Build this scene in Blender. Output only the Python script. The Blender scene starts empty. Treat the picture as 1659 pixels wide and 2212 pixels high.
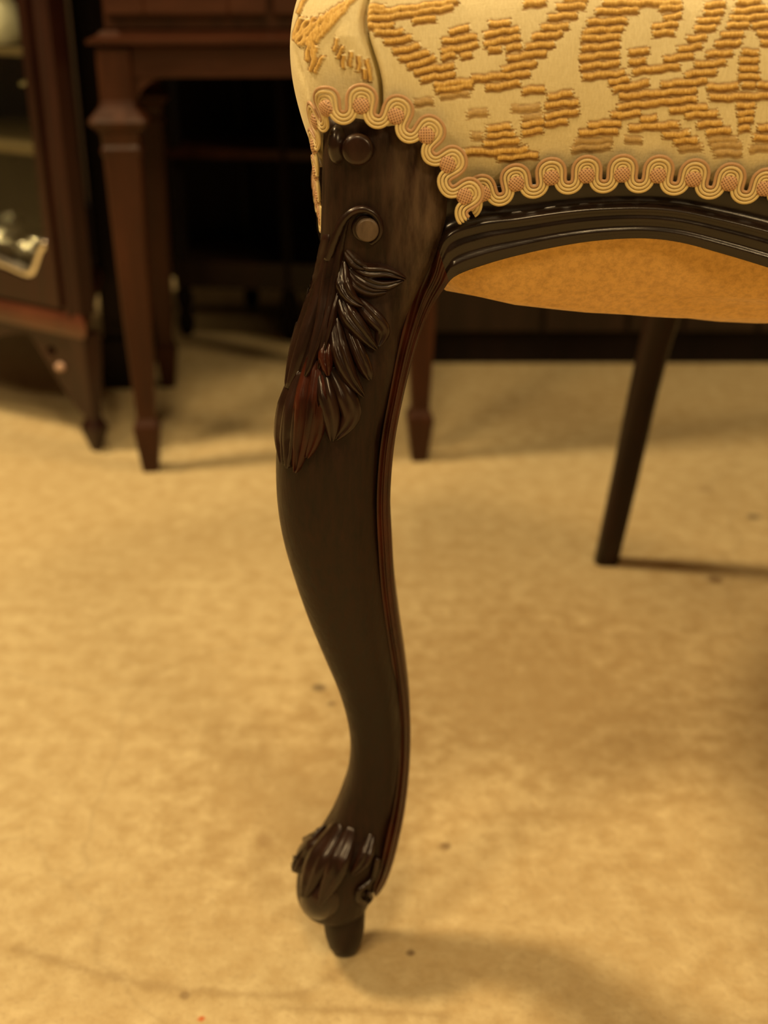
import bpy, math, random
import numpy as np
from mathutils import Vector, Matrix
from mathutils.bvhtree import BVHTree

random.seed(7)
rng = np.random.RandomState(7)
scene = bpy.context.scene
COL = scene.collection

# ---------------------------------------------------------------- camera
CAM_H = 0.43
PITCH = math.radians(24.06)
FPX = 2500.0
CXP, CYP = 829.5, 1106.0
cam_d = bpy.data.cameras.new('camera')
cam = bpy.data.objects.new('camera', cam_d)
COL.objects.link(cam)
cam.location = (0, 0, CAM_H)
cam.rotation_euler = (math.pi / 2 - PITCH, 0, 0)
cam_d.sensor_fit = 'HORIZONTAL'
cam_d.sensor_width = 36.0
cam_d.lens = FPX / 1659.0 * 36.0
cam_d.clip_start = 0.02
cam_d.dof.use_dof = True
cam_d.dof.focus_distance = 0.415
cam_d.dof.aperture_fstop = 10.0
scene.camera = cam

# ---------------------------------------------------------------- world and lamps
world = bpy.data.worlds.new('world')
scene.world = world
world.use_nodes = True
world.node_tree.nodes['Background'].inputs[0].default_value = (1.0, 0.62, 0.28, 1)
world.node_tree.nodes['Background'].inputs[1].default_value = 0.07


def lamp(name, loc, energy, radius, color=(1.0, 0.70, 0.345), aim=None, cone=None):
    kind = 'SPOT' if cone else 'POINT'
    l = bpy.data.lights.new(name, kind)
    l.energy = energy
    l.color = color
    l.shadow_soft_size = radius
    if cone:
        l.spot_size = math.radians(cone)
        l.spot_blend = 0.6
    o = bpy.data.objects.new(name, l)
    o.location = loc
    if aim is not None:
        o.rotation_euler = (Vector(aim) - Vector(loc)).to_track_quat('-Z', 'Y').to_euler()
    COL.objects.link(o)
    return o


lamp('ceiling_lamp', (-1.15, 0.80, 2.0), 158, 0.16)
lamp('ceiling_lamp', (-0.05, -0.45, 2.1), 66, 0.16)
lamp('ceiling_lamp', (-1.0, -0.6, 1.8), 46, 0.16)
lamp('sheen_fill_lamp', (0.65, -0.80, 1.25), 26, 0.14)  # added fill, low at front right, to put sheen on the leg block
lamp('ceiling_lamp', (1.5, 0.4, 2.1), 70, 0.16)

vs = scene.view_settings
vs.view_transform = 'Standard'
vs.look = 'None'
vs.gamma = 1.0
vs.use_curve_mapping = False
vs.exposure = 0.0


# ---------------------------------------------------------------- projection helpers
SP, CP = math.sin(PITCH), math.cos(PITCH)


def ray(px, py):
    a = (px - CXP) / FPX
    b = (CYP - py) / FPX
    return np.array([a, CP + b * SP, -SP + b * CP])


def at_y(px, py, Y):
    r = ray(px, py)
    t = Y / r[1]
    return np.array([r[0] * t, Y, CAM_H + r[2] * t])


def at_floor(px, py, z=0.0):
    r = ray(px, py)
    t = (z - CAM_H) / r[2]
    return np.array([r[0] * t, r[1] * t, z])


def z_at(py, Y):
    return at_y(CXP, py, Y)[2]


def to_px(x, y, z):
    dz = z - CAM_H
    depth = y * CP - dz * SP
    up = y * SP + dz * CP
    return CXP + FPX * x / depth, CYP - FPX * up / depth


def spline(pts, n):
    """Catmull-Rom through pts (any dimension), n samples, uniform in the index."""
    P = np.array(pts, float)
    if P.ndim == 1:
        P = P[:, None]
    m = len(P)
    t = np.linspace(0, m - 1, n)
    i = np.clip(t.astype(int), 0, m - 2)
    f = (t - i)[:, None]
    p1, p2 = P[i], P[i + 1]
    p0 = P[np.clip(i - 1, 0, m - 1)]
    p3 = P[np.clip(i + 2, 0, m - 1)]
    m1, m2 = (p2 - p0) * .5, (p3 - p1) * .5
    f2, f3 = f * f, f * f * f
    return (2 * f3 - 3 * f2 + 1) * p1 + (f3 - 2 * f2 + f) * m1 + (-2 * f3 + 3 * f2) * p2 + (f3 - f2) * m2


def arclen(P):
    d = np.linalg.norm(np.diff(P, axis=0), axis=1)
    return np.concatenate([[0], np.cumsum(d)])


def resample(P, s_new):
    s = arclen(P)
    return np.stack([np.interp(s_new, s, P[:, k]) for k in range(P.shape[1])], 1)


# ---------------------------------------------------------------- object helpers
def mesh_obj(name, verts, faces, mat=None, parent=None, smooth=True, mats=None):
    me = bpy.data.meshes.new(name)
    me.from_pydata([tuple(map(float, v)) for v in verts], [], faces)
    me.update()
    if smooth:
        me.polygons.foreach_set('use_smooth', [True] * len(me.polygons))
    for m in (mats or [mat]):
        if m:
            me.materials.append(m)
    o = bpy.data.objects.new(name, me)
    COL.objects.link(o)
    if parent is not None:
        adopt(o, parent)
    return o


def adopt(o, parent):
    o.parent = parent
    if parent.type == 'EMPTY':
        o.matrix_parent_inverse = parent.matrix_basis.inverted()


def empty(name, loc, label, cat, group=None):
    o = bpy.data.objects.new(name, None)
    o.empty_display_size = 0.05
    o.location = loc
    COL.objects.link(o)
    o['label'] = label
    o['category'] = cat
    if group:
        o['group'] = group
    return o


class MB:
    """Collects shapes that belong to ONE piece."""

    def __init__(self):
        self.v, self.f = [], []

    def add(self, verts, faces):
        b = len(self.v)
        self.v += [tuple(map(float, q)) for q in verts]
        self.f += [tuple(i + b for i in f) for f in faces]
        return self

    def box(self, c, half, axes=None, bev=0.0):
        ux, uy, uz = axes if axes is not None else ((1, 0, 0), (0, 1, 0), (0, 0, 1))
        ux, uy, uz = np.array(ux, float), np.array(uy, float), np.array(uz, float)
        c = np.array(c, float)
        hx, hy, hz = half
        b = min(bev, hx * .9, hy * .9, hz * .9)
        rings = []
        if b > 0:
            zs = [(-hz, b), (-hz + b, 0), (hz - b, 0), (hz, b)]
        else:
            zs = [(-hz, 0), (hz, 0)]
        for z, ins in zs:
            x, y = hx - ins, hy - ins
            k = max(b - ins, 0) if b > 0 else 0
            if b > 0:
                e = b * .6
                pts = [(-x + e, -y), (x - e, -y), (x, -y + e), (x, y - e), (x - e, y), (-x + e, y), (-x, y - e), (-x, -y + e)]
            else:
                pts = [(-x, -y), (x, -y), (x, y), (-x, y)]
            rings.append([c + ux * p + uy * q + uz * z for p, q in pts])
        return self.loft(rings)

    def loft(self, rings, cap=True):
        n = len(rings[0])
        vs = [p for r in rings for p in r]
        fs = []
        for i in range(len(rings) - 1):
            for j in range(n):
                k = (j + 1) % n
                fs.append((i * n + j, i * n + k, (i + 1) * n + k, (i + 1) * n + j))
        if cap:
            fs.append(tuple(range(n))[::-1])
            fs.append(tuple((len(rings) - 1) * n + j for j in range(n)))
        return self.add(vs, fs)

    def lathe(self, c, prof, n=24):
        rings = []
        for r, z in prof:
            rings.append([(c[0] + r * math.cos(2 * math.pi * j / n), c[1] + r * math.sin(2 * math.pi * j / n), c[2] + z) for j in range(n)])
        return self.loft(rings)

    def square_leg(self, base, prof, ux, uy, lean=(0, 0)):
        """prof: (half width, z, dx, dy)"""
        ux, uy = np.array(ux), np.array(uy)
        rings = []
        for h, z in prof:
            c = np.array([base[0], base[1], 0]) + np.array([0, 0, z])
            e = h * .12
            pts = [(-h + e, -h), (h - e, -h), (h, -h + e), (h, h - e), (h - e, h), (-h + e, h), (-h, h - e), (-h, -h + e)]
            rings.append([c + ux * p + uy * q for p, q in pts])
        return self.loft(rings)

    def tube(self, P, R, n=8):
        P = np.array(P, float)
        R = np.ones(len(P)) * R if np.isscalar(R) else np.array(R)
        T = np.gradient(P, axis=0)
        T /= np.linalg.norm(T, axis=1)[:, None] + 1e-12
        up = np.array([0.13, -0.9, 0.4])
        rings = []
        for p, t, r in zip(P, T, R):
            a = np.cross(t, up)
            if np.linalg.norm(a) < 1e-6:
                a = np.cross(t, (1, 0, 0))
            a /= np.linalg.norm(a)
            b = np.cross(a, t)
            rings.append([p + r * (math.cos(2 * math.pi * k / n) * a + math.sin(2 * math.pi * k / n) * b) for k in range(n)])
        return self.loft(rings)

    def prism(self, poly, axes, origin, depth):
        """poly in the plane (ax, az), extruded along ay by depth"""
        ax, ay, az = [np.array(q, float) for q in axes]
        o = np.array(origin, float)
        r0 = [o + ax * p + az * q for p, q in poly]
        r1 = [q + ay * depth for q in r0]
        return self.loft([r0, r1])

    def build(self, name, mat, parent=None, smooth=False):
        return mesh_obj(name, self.v, self.f, mat, parent, smooth)


# ---------------------------------------------------------------- materials
def new_mat(name):
    m = bpy.data.materials.new(name)
    m.use_nodes = True
    nt = m.node_tree
    return m, nt, nt.nodes['Principled BSDF']


def link(nt, a, b):
    nt.links.new(a, b)


def coords(nt, scale=(1, 1, 1)):
    tc = nt.nodes.new('ShaderNodeTexCoord')
    mp = nt.nodes.new('ShaderNodeMapping')
    mp.inputs['Scale'].default_value = scale
    link(nt, tc.outputs['Object'], mp.inputs[0])
    return mp.outputs[0]


def noise(nt, vec, scale, detail=4, rough=.55):
    n = nt.nodes.new('ShaderNodeTexNoise')
    n.inputs['Scale'].default_value = scale
    n.inputs['Detail'].default_value = detail
    n.inputs['Roughness'].default_value = rough
    link(nt, vec, n.inputs['Vector'])
    return n.outputs[0]


def ramp(nt, fac, stops):
    r = nt.nodes.new('ShaderNodeValToRGB')
    e = r.color_ramp.elements
    while len(e) < len(stops):
        e.new(.5)
    for k, (p, c) in enumerate(stops):
        e[k].position = p
        e[k].color = (*c, 1) if len(c) == 3 else c
    link(nt, fac, r.inputs[0])
    return r.outputs[0]


def mix(nt, fac, a, b, mode='MIX'):
    m = nt.nodes.new('ShaderNodeMix')
    m.data_type = 'RGBA'
    m.blend_type = mode
    for s, v in ((0, fac), (6, a), (7, b)):
        if hasattr(v, 'is_output'):
            link(nt, v, m.inputs[s])
        else:
            m.inputs[s].default_value = v if s == 0 else (*v, 1)
    return m.outputs[2]


def math_node(nt, op, a, b=None):
    m = nt.nodes.new('ShaderNodeMath')
    m.operation = op
    for s, v in ((0, a), (1, b)):
        if v is None:
            continue
        if hasattr(v, 'is_output'):
            link(nt, v, m.inputs[s])
        else:
            m.inputs[s].default_value = v
    return m.outputs[0]


def bump(nt, bsdf, height, strength, dist):
    b = nt.nodes.new('ShaderNodeBump')
    b.inputs['Strength'].default_value = strength
    b.inputs['Distance'].default_value = dist
    link(nt, height, b.inputs['Height'])
    link(nt, b.outputs[0], bsdf.inputs['Normal'])


def wood(name, dark, light, grain=(60, 60, 6), rough=.32, coat=.3, bstr=.15, spec=.35, sheen_wear=False):
    m, nt, b = new_mat(name)
    v = coords(nt, grain)
    n = noise(nt, v, 1.0, 6, .6)
    n2 = noise(nt, coords(nt, (9, 9, 9)), 1.0, 3)
    c = ramp(nt, n, [(.3, dark), (.72, light)])
    c = mix(nt, ramp(nt, n2, [(.35, (0, 0, 0)), (.7, (.6, .6, .6))]), c, dark)
    if sheen_wear:
        # sheen of the upper block painted in as pale streaks, partly rubbed polish
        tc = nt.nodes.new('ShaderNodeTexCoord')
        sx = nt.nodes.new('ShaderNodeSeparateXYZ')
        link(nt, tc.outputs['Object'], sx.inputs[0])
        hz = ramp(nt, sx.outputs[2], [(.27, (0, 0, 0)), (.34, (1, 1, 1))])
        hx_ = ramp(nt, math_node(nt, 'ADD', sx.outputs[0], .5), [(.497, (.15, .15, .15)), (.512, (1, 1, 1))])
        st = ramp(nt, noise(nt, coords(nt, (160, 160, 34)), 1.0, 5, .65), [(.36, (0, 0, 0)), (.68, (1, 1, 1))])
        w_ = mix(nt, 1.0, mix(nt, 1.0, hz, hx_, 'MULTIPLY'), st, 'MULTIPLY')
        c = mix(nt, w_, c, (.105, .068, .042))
    link(nt, c, b.inputs['Base Color'])
    rr = ramp(nt, n, [(.3, (rough * .85,) * 3), (.7, (rough * 1.3,) * 3)])
    link(nt, rr, b.inputs['Roughness'])
    b.inputs['Coat Weight'].default_value = coat
    b.inputs['Coat Roughness'].default_value = .18
    b.inputs['Specular IOR Level'].default_value = spec
    bump(nt, b, n, bstr, .0006)
    return m


M_LEG = wood('dark_polished_walnut', (.007, .003, .0017), (.026, .0092, .0042), (430, 430, 80), .42, .06, .5, .22, sheen_wear=True)
M_LEAF = wood('dark_carved_walnut', (.008, .0035, .002), (.030, .010, .005), (160, 160, 60), .30, .3, .25, .3)
M_RED = wood('worn_red_walnut', (.014, .004, .002), (.080, .014, .004), (140, 140, 40), .30, .2, .25, .25)
M_WORN_LIT = wood('lit_worn_walnut', (.05, .032, .02), (.13, .088, .055), (300, 300, 90), .45, .1, .4)  # paler walnut for the scroll boss: its lit top painted in, with some wear
M_RAIL = wood('dark_moulded_walnut', (.007, .004, .003), (.018, .009, .006), (40, 200, 200), .25, .35, .3, .3)
M_REAR = wood('brown_beech', (.010, .004, .0025), (.028, .010, .005), (90, 90, 10), .45, .05, .1, .25)
M_MAH = wood('red_mahogany', (.024, .0065, .0024), (.066, .019, .006), (70, 70, 8), .42, .08, .1, .25)
M_MAH_H = wood('red_mahogany_crosswise', (.024, .0065, .0024), (.066, .019, .006), (8, 70, 70), .42, .08, .1, .25)
M_DARKW = wood('blackened_oak', (.004, .002, .0015), (.013, .006, .004), (60, 60, 6), .6, .0, .1, .15)
M_CAB = wood('dark_rosewood', (.014, .004, .0025), (.040, .011, .006), (70, 70, 7), .36, .15, .1, .3)
M_CABT = wood('bright_rosewood_edge', (.06, .018, .01), (.14, .045, .022), (30, 30, 30), .32, .2, .1)
M_SIDE = wood('brown_sideboard_oak', (.012, .006, .003), (.034, .015, .007), (60, 60, 5), .45, .05, .1)


def plain(name, col, rough=.6, metal=0.0, trans=0.0, ior=1.45, sheen=0.0):
    m, nt, b = new_mat(name)
    n = noise(nt, coords(nt, (1, 1, 1)), 40, 3)
    c = mix(nt, n, tuple(x * .85 for x in col), tuple(min(1, x * 1.1) for x in col))
    link(nt, c, b.inputs['Base Color'])
    b.inputs['Roughness'].default_value = rough
    b.inputs['Metallic'].default_value = metal
    b.inputs['Transmission Weight'].default_value = trans
    b.inputs['IOR'].default_value = ior
    b.inputs['Sheen Weight'].default_value = sheen
    return m


M_GLASS = plain('clear_glass', (.95, .97, .95), .02, 0, 1.0, 1.45)


def pane_mat():
    m, nt, b = new_mat('window_pane_glass')
    nt.nodes.remove(b)
    out = nt.nodes['Material Output']
    tr_ = nt.nodes.new('ShaderNodeBsdfTransparent')
    tr_.inputs[0].default_value = (.92, .94, .90, 1)
    gl = nt.nodes.new('ShaderNodeBsdfGlossy')
    gl.inputs['Roughness'].default_value = .03
    lw = nt.nodes.new('ShaderNodeLayerWeight')
    lw.inputs[0].default_value = .5
    fac = math_node(nt, 'ADD', math_node(nt, 'MULTIPLY', math_node(nt, 'POWER', lw.outputs['Facing'], 5.0), .5), .035)
    mx = nt.nodes.new('ShaderNodeMixShader')
    link(nt, fac, mx.inputs[0])
    link(nt, tr_.outputs[0], mx.inputs[1])
    link(nt, gl.outputs[0], mx.inputs[2])
    link(nt, mx.outputs[0], out.inputs[0])
    return m


M_PANE = pane_mat()
M_PORC = plain('cream_porcelain', (.80, .78, .66), .25)
M_SILVER = plain('bright_silver', (.90, .87, .80), .24, 1.0)
M_INSIDE = plain('cabinet_lining', (.12, .085, .04), .7)
M_PINK_GLINT = plain('painted_pink_glint', (.55, .36, .28), .3)  # pink highlight at the bracket hole put into the colour

# cords of the braid
def cord_mat(name, col, lo):
    m, nt, b = new_mat(name)
    n = noise(nt, coords(nt, (1, 1, 1)), 900, 2)
    n2 = noise(nt, coords(nt, (1, 1, 1)), 120, 2)
    c = mix(nt, n2, lo, col)
    link(nt, c, b.inputs['Base Color'])
    b.inputs['Roughness'].default_value = .42
    b.inputs['Sheen Weight'].default_value = .2
    bump(nt, b, n, .35, .0002)
    return m


M_CORD_TAN = cord_mat('tan_rayon_cord', (.50, .30, .15), (.42, .25, .12))
M_CORD_CREAM = cord_mat('cream_rayon_cord', (.70, .56, .27), (.60, .46, .20))
M_CORD_PALE = cord_mat('pale_gold_cord', (.72, .58, .26), (.58, .43, .17))


def knot_mat():
    m, nt, b = new_mat('woven_knot_thread')
    tc = nt.nodes.new('ShaderNodeTexCoord')
    w = []
    for ang in (.85, -.75):
        mp = nt.nodes.new('ShaderNodeMapping')
        mp.inputs['Rotation'].default_value = (0, 0, ang)
        mp.inputs['Scale'].default_value = (1, 1, 1)
        link(nt, tc.outputs['Object'], mp.inputs[0])
        wv = nt.nodes.new('ShaderNodeTexWave')
        wv.inputs['Scale'].default_value = 360
        link(nt, mp.outputs[0], wv.inputs['Vector'])
        w.append(wv.outputs[1])
    h = math_node(nt, 'MAXIMUM', math_node(nt, 'MULTIPLY', w[0], .75), w[1])
    c = ramp(nt, h, [(.2, (.20, .10, .045)), (.75, (.60, .36, .19))])
    link(nt, c, b.inputs['Base Color'])
    b.inputs['Roughness'].default_value = .5
    bump(nt, b, h, .6, .0003)
    return m


M_KNOT = knot_mat()


def fabric_mat():
    m, nt, b = new_mat('cream_and_gold_damask')
    at = nt.nodes.new('ShaderNodeAttribute')
    at.attribute_name = 'gold'
    ar = nt.nodes.new('ShaderNodeAttribute')
    ar.attribute_name = 'cord'
    v = coords(nt, (1, 1, 1))
    big = noise(nt, v, 60, 3)
    fine = noise(nt, coords(nt, (1500, 1500, 420)), 1.0, 2)
    fine2 = noise(nt, coords(nt, (520, 520, 1700)), 1.0, 2)
    cream = mix(nt, big, (.70, .615, .34), (.80, .72, .44))
    cream = mix(nt, .22, cream, ramp(nt, fine, [(.3, (.54, .45, .24)), (.7, (.90, .82, .56))]))
    ground = ramp(nt, fine2, [(.35, (.27, .14, .035)), (.7, (.46, .29, .09))])
    cordc = ramp(nt, fine, [(.3, (.56, .33, .065)), (.7, (.82, .58, .18))])
    gold = mix(nt, ar.outputs['Fac'], ground, cordc)
    c = mix(nt, at.outputs['Fac'], cream, gold)
    link(nt, c, b.inputs['Base Color'])
    b.inputs['Roughness'].default_value = .62
    b.inputs['Sheen Weight'].default_value = .15
    hh = math_node(nt, 'ADD', fine, math_node(nt, 'MULTIPLY', fine2, .6))
    bump(nt, b, hh, .35, .0003)
    return m


M_FAB = fabric_mat()


def felt_mat():
    m, nt, b = new_mat('ochre_felt')
    n = noise(nt, coords(nt, (1, 1, 1)), 350, 4, .7)
    n2 = noise(nt, coords(nt, (1, 1, 1)), 25, 3)
    c = mix(nt, n2, (.72, .42, .11), (.88, .55, .16))
    c = mix(nt, ramp(nt, n, [(.35, (.5, .5, .5)), (.6, (0, 0, 0))]), c, (.40, .20, .045))
    link(nt, c, b.inputs['Base Color'])
    b.inputs['Roughness'].default_value = .95
    b.inputs['Sheen Weight'].default_value = .4
    bump(nt, b, n, .5, .0006)
    return m


M_FELT = felt_mat()


def floor_mat():
    m, nt, b = new_mat('stained_screed')
    v = coords(nt, (1, 1, 1))
    n1 = noise(nt, v, 5, 6, .6)
    n2 = noise(nt, v, 70, 5, .6)
    n3 = noise(nt, v, 260, 3, .6)
    c = mix(nt, ramp(nt, n1, [(.33, (0, 0, 0)), (.66, (1, 1, 1))]), (.53, .42, .225), (.62, .52, .30))
    c = mix(nt, ramp(nt, n2, [(.36, (.60, .60, .60)), (.56, (0, 0, 0))]), c, (.45, .33, .155))
    c = mix(nt, ramp(nt, n2, [(.56, (0, 0, 0)), (.72, (.6, .6, .6))]), c, (.70, .60, .36))
    c = mix(nt, ramp(nt, n3, [(.30, (.5, .5, .5)), (.46, (0, 0, 0))]), c, (.42, .32, .17))
    # ridges left by the float, where they run
    rd = None
    for line in RIDGES:
        for (x0, y0), (x1, y1) in zip(line[:-1], line[1:]):
            pa, pb_ = at_floor(x0, y0), at_floor(x1, y1)
            ab = pb_ - pa
            def vmn(op, a, b=None):
                q = nt.nodes.new('ShaderNodeVectorMath')
                q.operation = op
                for sl_, vv_ in ((0, a), (1, b)):
                    if vv_ is None:
                        continue
                    if hasattr(vv_, 'is_output'):
                        link(nt, vv_, q.inputs[sl_])
                    else:
                        q.inputs[sl_].default_value = tuple(vv_)
                return q
            rel = vmn('SUBTRACT', v, pa).outputs[0]
            tt = math_node(nt, 'MULTIPLY', vmn('DOT_PRODUCT', rel, ab).outputs['Value'], 1 / float(ab @ ab))
            tt = math_node(nt, 'MINIMUM', math_node(nt, 'MAXIMUM', tt, 0.0), 1.0)
            sc = vmn('SCALE', ab)
            link(nt, tt, sc.inputs['Scale'])
            dd_ = vmn('LENGTH', vmn('SUBTRACT', rel, sc.outputs[0]).outputs[0]).outputs['Value']
            rd = dd_ if rd is None else math_node(nt, 'MINIMUM', rd, dd_)
    rd = math_node(nt, 'ADD', rd, math_node(nt, 'MULTIPLY', math_node(nt, 'SUBTRACT', n2, .5), .010))
    ridge = ramp(nt, rd, [(0.0, (.55, .55, .55)), (.0045, (0, 0, 0))])
    c = mix(nt, ridge, c, (.34, .24, .11))
    # hairline cracks
    nd = nt.nodes.new('ShaderNodeTexNoise')
    nd.inputs['Scale'].default_value = 9
    link(nt, v, nd.inputs['Vector'])
    vm = nt.nodes.new('ShaderNodeVectorMath')
    vm.operation = 'MULTIPLY_ADD'
    link(nt, nd.outputs[1], vm.inputs[0])
    vm.inputs[1].default_value = (.12, .12, .12)
    link(nt, v, vm.inputs[2])
    vo = nt.nodes.new('ShaderNodeTexVoronoi')
    vo.feature = 'DISTANCE_TO_EDGE'
    vo.inputs['Scale'].default_value = 2.2
    link(nt, vm.outputs[0], vo.inputs['Vector'])
    crack = ramp(nt, vo.outputs['Distance'], [(0.0, (.16, .16, .16)), (.006, (0, 0, 0))])
    c = mix(nt, crack, c, (.22, .15, .07))
    # dark specks and stains, broad darker patches, and the seat's shade painted in
    for px, py, r, col, k in SPECKS_SHADE:
        p = at_floor(px, py)
        d = nt.nodes.new('ShaderNodeVectorMath')
        d.operation = 'DISTANCE'
        link(nt, v, d.inputs[0])
        d.inputs[1].default_value = tuple(p)
        dd = math_node(nt, 'ADD', d.outputs['Value'], math_node(nt, 'MULTIPLY', math_node(nt, 'SUBTRACT', n2, .5), r * 1.6))
        c = mix(nt, ramp(nt, math_node(nt, 'DIVIDE', dd, r), [(.35, (k, k, k)), (1.0, (0, 0, 0))]), c, col)
    link(nt, c, b.inputs['Base Color'])
    b.inputs['Roughness'].default_value = .72
    hh = math_node(nt, 'ADD', n2, math_node(nt, 'MULTIPLY', n3, .35))
    bump(nt, b, hh, .45, .0025)
    return m


RIDGES = [[(40, 2050), (170, 2092), (320, 2128), (440, 2142), (560, 2150), (640, 2150), (720, 2110), (765, 2066)], [(600, 2178), (720, 2182), (860, 2186), (960, 2196)]]
SPECKS_SHADE = [(690, 1485, .006, (.10, .07, .035), .8), (715, 1520, .004, (.12, .08, .04), .6),
          (1627, 1116, .008, (.10, .07, .04), .8), (1543, 1250, .011, (.16, .09, .04), .75),
          (1523, 1058, .008, (.3, .2, .1), .5), (963, 1828, .004, (.2, .13, .06), .8),
          (887, 2058, .003, (.12, .07, .03), .8), (435, 2200, .0025, (.55, .12, .02), .9),
          (575, 1815, .008, (.3, .2, .09), .5), (400, 2150, .003, (.2, .13, .06), .6),
          (1130, 1500, .16, (.36, .25, .11), .45), (620, 1720, .10, (.36, .25, .11), .4),  # broad patch of painted shade under the seat, then a darker patch
          (1180, 890, .10, (.30, .21, .10), .35)]  # broad darker patch farther back
M_FLOOR = floor_mat()
M_WALL = plain('brown_plaster', (.05, .032, .018), .85)

# ---------------------------------------------------------------- the room
g = MB().box((0, 1.0, -.03), (4.0, 4.0, .03))
floor = g.build('floor', M_FLOOR)
floor['kind'] = 'structure'
g = MB().box((0, 2.0, 1.3), (4.0, .05, 1.3))
wb = g.build('wall_back', M_WALL)
wb['kind'] = 'structure'
g = MB().box((0, 1.94, .06), (4.0, .01, .06), bev=.004)
bb = g.build('baseboard_back', M_DARKW)
bb['kind'] = 'structure'

# =====================================================================================
# THE CHAIR
# =====================================================================================
chair = empty('salon_chair', (0.2, 0.62, 0), 'antique salon chair with carved dark cabriole leg and cream gold damask seat', 'chair')

# mirror plane of the chair: through MID, containing the depth direction DV
PHI = math.radians(12)
EV = np.array([math.cos(PHI), -math.sin(PHI), 0])
DV = np.array([math.sin(PHI), math.cos(PHI), 0])
MID = np.array([.235, .386, 0])
REF = Matrix.Identity(4)
for i in range(3):
    for j in range(3):
        REF[i][j] = (1 if i == j else 0) - 2 * EV[i] * EV[j]
tr = 2 * EV * float(MID @ EV)
for i in range(3):
    REF[i][3] = tr[i]


def mirror_copy(o, parent):
    c = o.copy()
    COL.objects.link(c)
    c.parent = parent
    if parent == chair:
        c.matrix_parent_inverse = chair.matrix_basis.inverted()
        c.matrix_basis = REF
    for ch in o.children:
        k = ch.copy()
        COL.objects.link(k)
        k.parent = c
        k.matrix_parent_inverse = ch.matrix_parent_inverse
    return c


def reflect(P):
    P = np.asarray(P, float)
    return P - 2 * ((P - MID) @ EV)[:, None] * EV


# ---- plan outline of the seat hem (left half, from front middle to back middle)
HALF = [(.235, .386), (.19, .3945), (.14, .402), (.09, .4075), (.05, .4095), (.022, .4095), (.0, .4105), (-.014, .4145),
        (-.0215, .423), (-.024, .436), (-.0255, .46), (-.027, .50), (-.024, .57), (-.005, .65), (.035, .73), (.10, .795), (.165, .838),
        (.235, .866), (.339, .8748)]
hp = spline(HALF, 1500)
hl = arclen(hp)


def front_y(X):
    k = np.argmax(hp[:, 1] > .415) if np.any(hp[:, 1] > .415) else 500
    xs, ys = hp[:k, 0][::-1], hp[:k, 1][::-1]
    return float(np.interp(X, xs, ys))


def at_front(px, py, dy=0.0):
    Y = .408
    for _ in range(4):
        p = at_y(px, py, Y + dy)
        Y = front_y(p[0])
    return at_y(px, py, Y + dy)


# ---- front leg -----------------------------------------------------------------------
# (py, left px, right px, centre Y, half depth, exponent)
LEG = [
    (226, 716, 776, .428, .014, 3.4), (238, 705, 835, .427, .018, 3.8), (254, 702, 878, .426, .0205, 4.2), (276, 701, 912, .426, .0215, 4.6),
    (304, 700, 938, .426, .022, 5), (340, 699, 956, .426, .022, 5), (380, 698, 966, .426, .022, 5), (430, 697, 968, .426, .022, 5), (490, 695, 960, .426, .022, 4.6),
    (545, 693, 942, .426, .022, 4.0), (600, 688, 914, .425, .0225, 3.6), (650, 674, 893, .423, .0225, 3.3), (700, 655, 878, .421, .0225, 3.1),
    (770, 634, 868, .418, .0225, 2.9), (850, 615, 850, .416, .0225, 2.8), (910, 605, 836, .415, .0225, 2.7), (970, 599, 828, .414, .0225, 2.7),
    (1060, 601, 822, .415, .022, 2.7), (1140, 613, 824, .418, .0215, 2.7), (1220, 635, 830, .422, .0205, 2.7), (1310, 665, 840, .427, .0185, 2.7),
    (1400, 701, 852, .433, .0165, 2.7), (1470, 730, 864, .438, .0155, 2.7), (1540, 750, 870, .442, .0145, 2.6), (1600, 757, 872, .444, .0142, 2.6),
    (1660, 752, 868, .444, .0145, 2.6), (1710, 737, 862, .443, .0152, 2.6), (1760, 716, 852, .441, .0165, 2.5), (1805, 690, 842, .438, .0185, 2.4),
    (1845, 664, 832, .436, .0190, 2.3), (1880, 645, 822, .435, .0195, 2.2), (1912, 641, 812, .435, .0185, 2.1), (1938, 648, 802, .435, .0165, 2.0),
    (1956, 664, 794, .435, .0135, 2.0), (1966, 692, 784, .436, .0085, 2.0)]
leg_arr = np.array(LEG, float)
NL = 240
leg_s = spline(leg_arr, NL)


def leg_param(py):
    return [float(np.interp(py, leg_s[:, 0], leg_s[:, k])) for k in range(1, 6)]


NR = 72
rings = []
for py, L, R, Yc, d, e in leg_s:
    a, b = at_y(L, py, Yc), at_y(R, py, Yc)
    cx, w, z = (a[0] + b[0]) / 2, (b[0] - a[0]) / 2, a[2]
    ring = []
    for k in range(NR):
        th = 2 * math.pi * k / NR
        c, s = math.cos(th), math.sin(th)
        x = w * math.copysign(abs(c) ** (2 / e), c)
        y = d * math.copysign(abs(s) ** (2 / e), s)
        # the inner right front corner is relieved behind the bead
        ring.append((cx + x, Yc + y + (.10 * x * min(1, max(0, (py - 480) / 200)) if y < 0 else 0), z))
    rings.append(ring)
mb = MB().loft(rings)
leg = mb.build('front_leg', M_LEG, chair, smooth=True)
leg['label'] = 'carved dark cabriole front leg with scroll toe'
bvh = BVHTree.FromPolygons([Vector(v) for v in mb.v], mb.f)
CAMV = Vector((0, 0, CAM_H))


def hit(px, py, tree=bvh):
    r = Vector(ray(px, py)).normalized()
    loc, nor, idx, dist = tree.ray_cast(CAMV, r)
    if loc is None:
        return None
    if nor.dot(r) > 0:
        nor = -nor
    return np.array(loc), np.array(nor)


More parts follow.
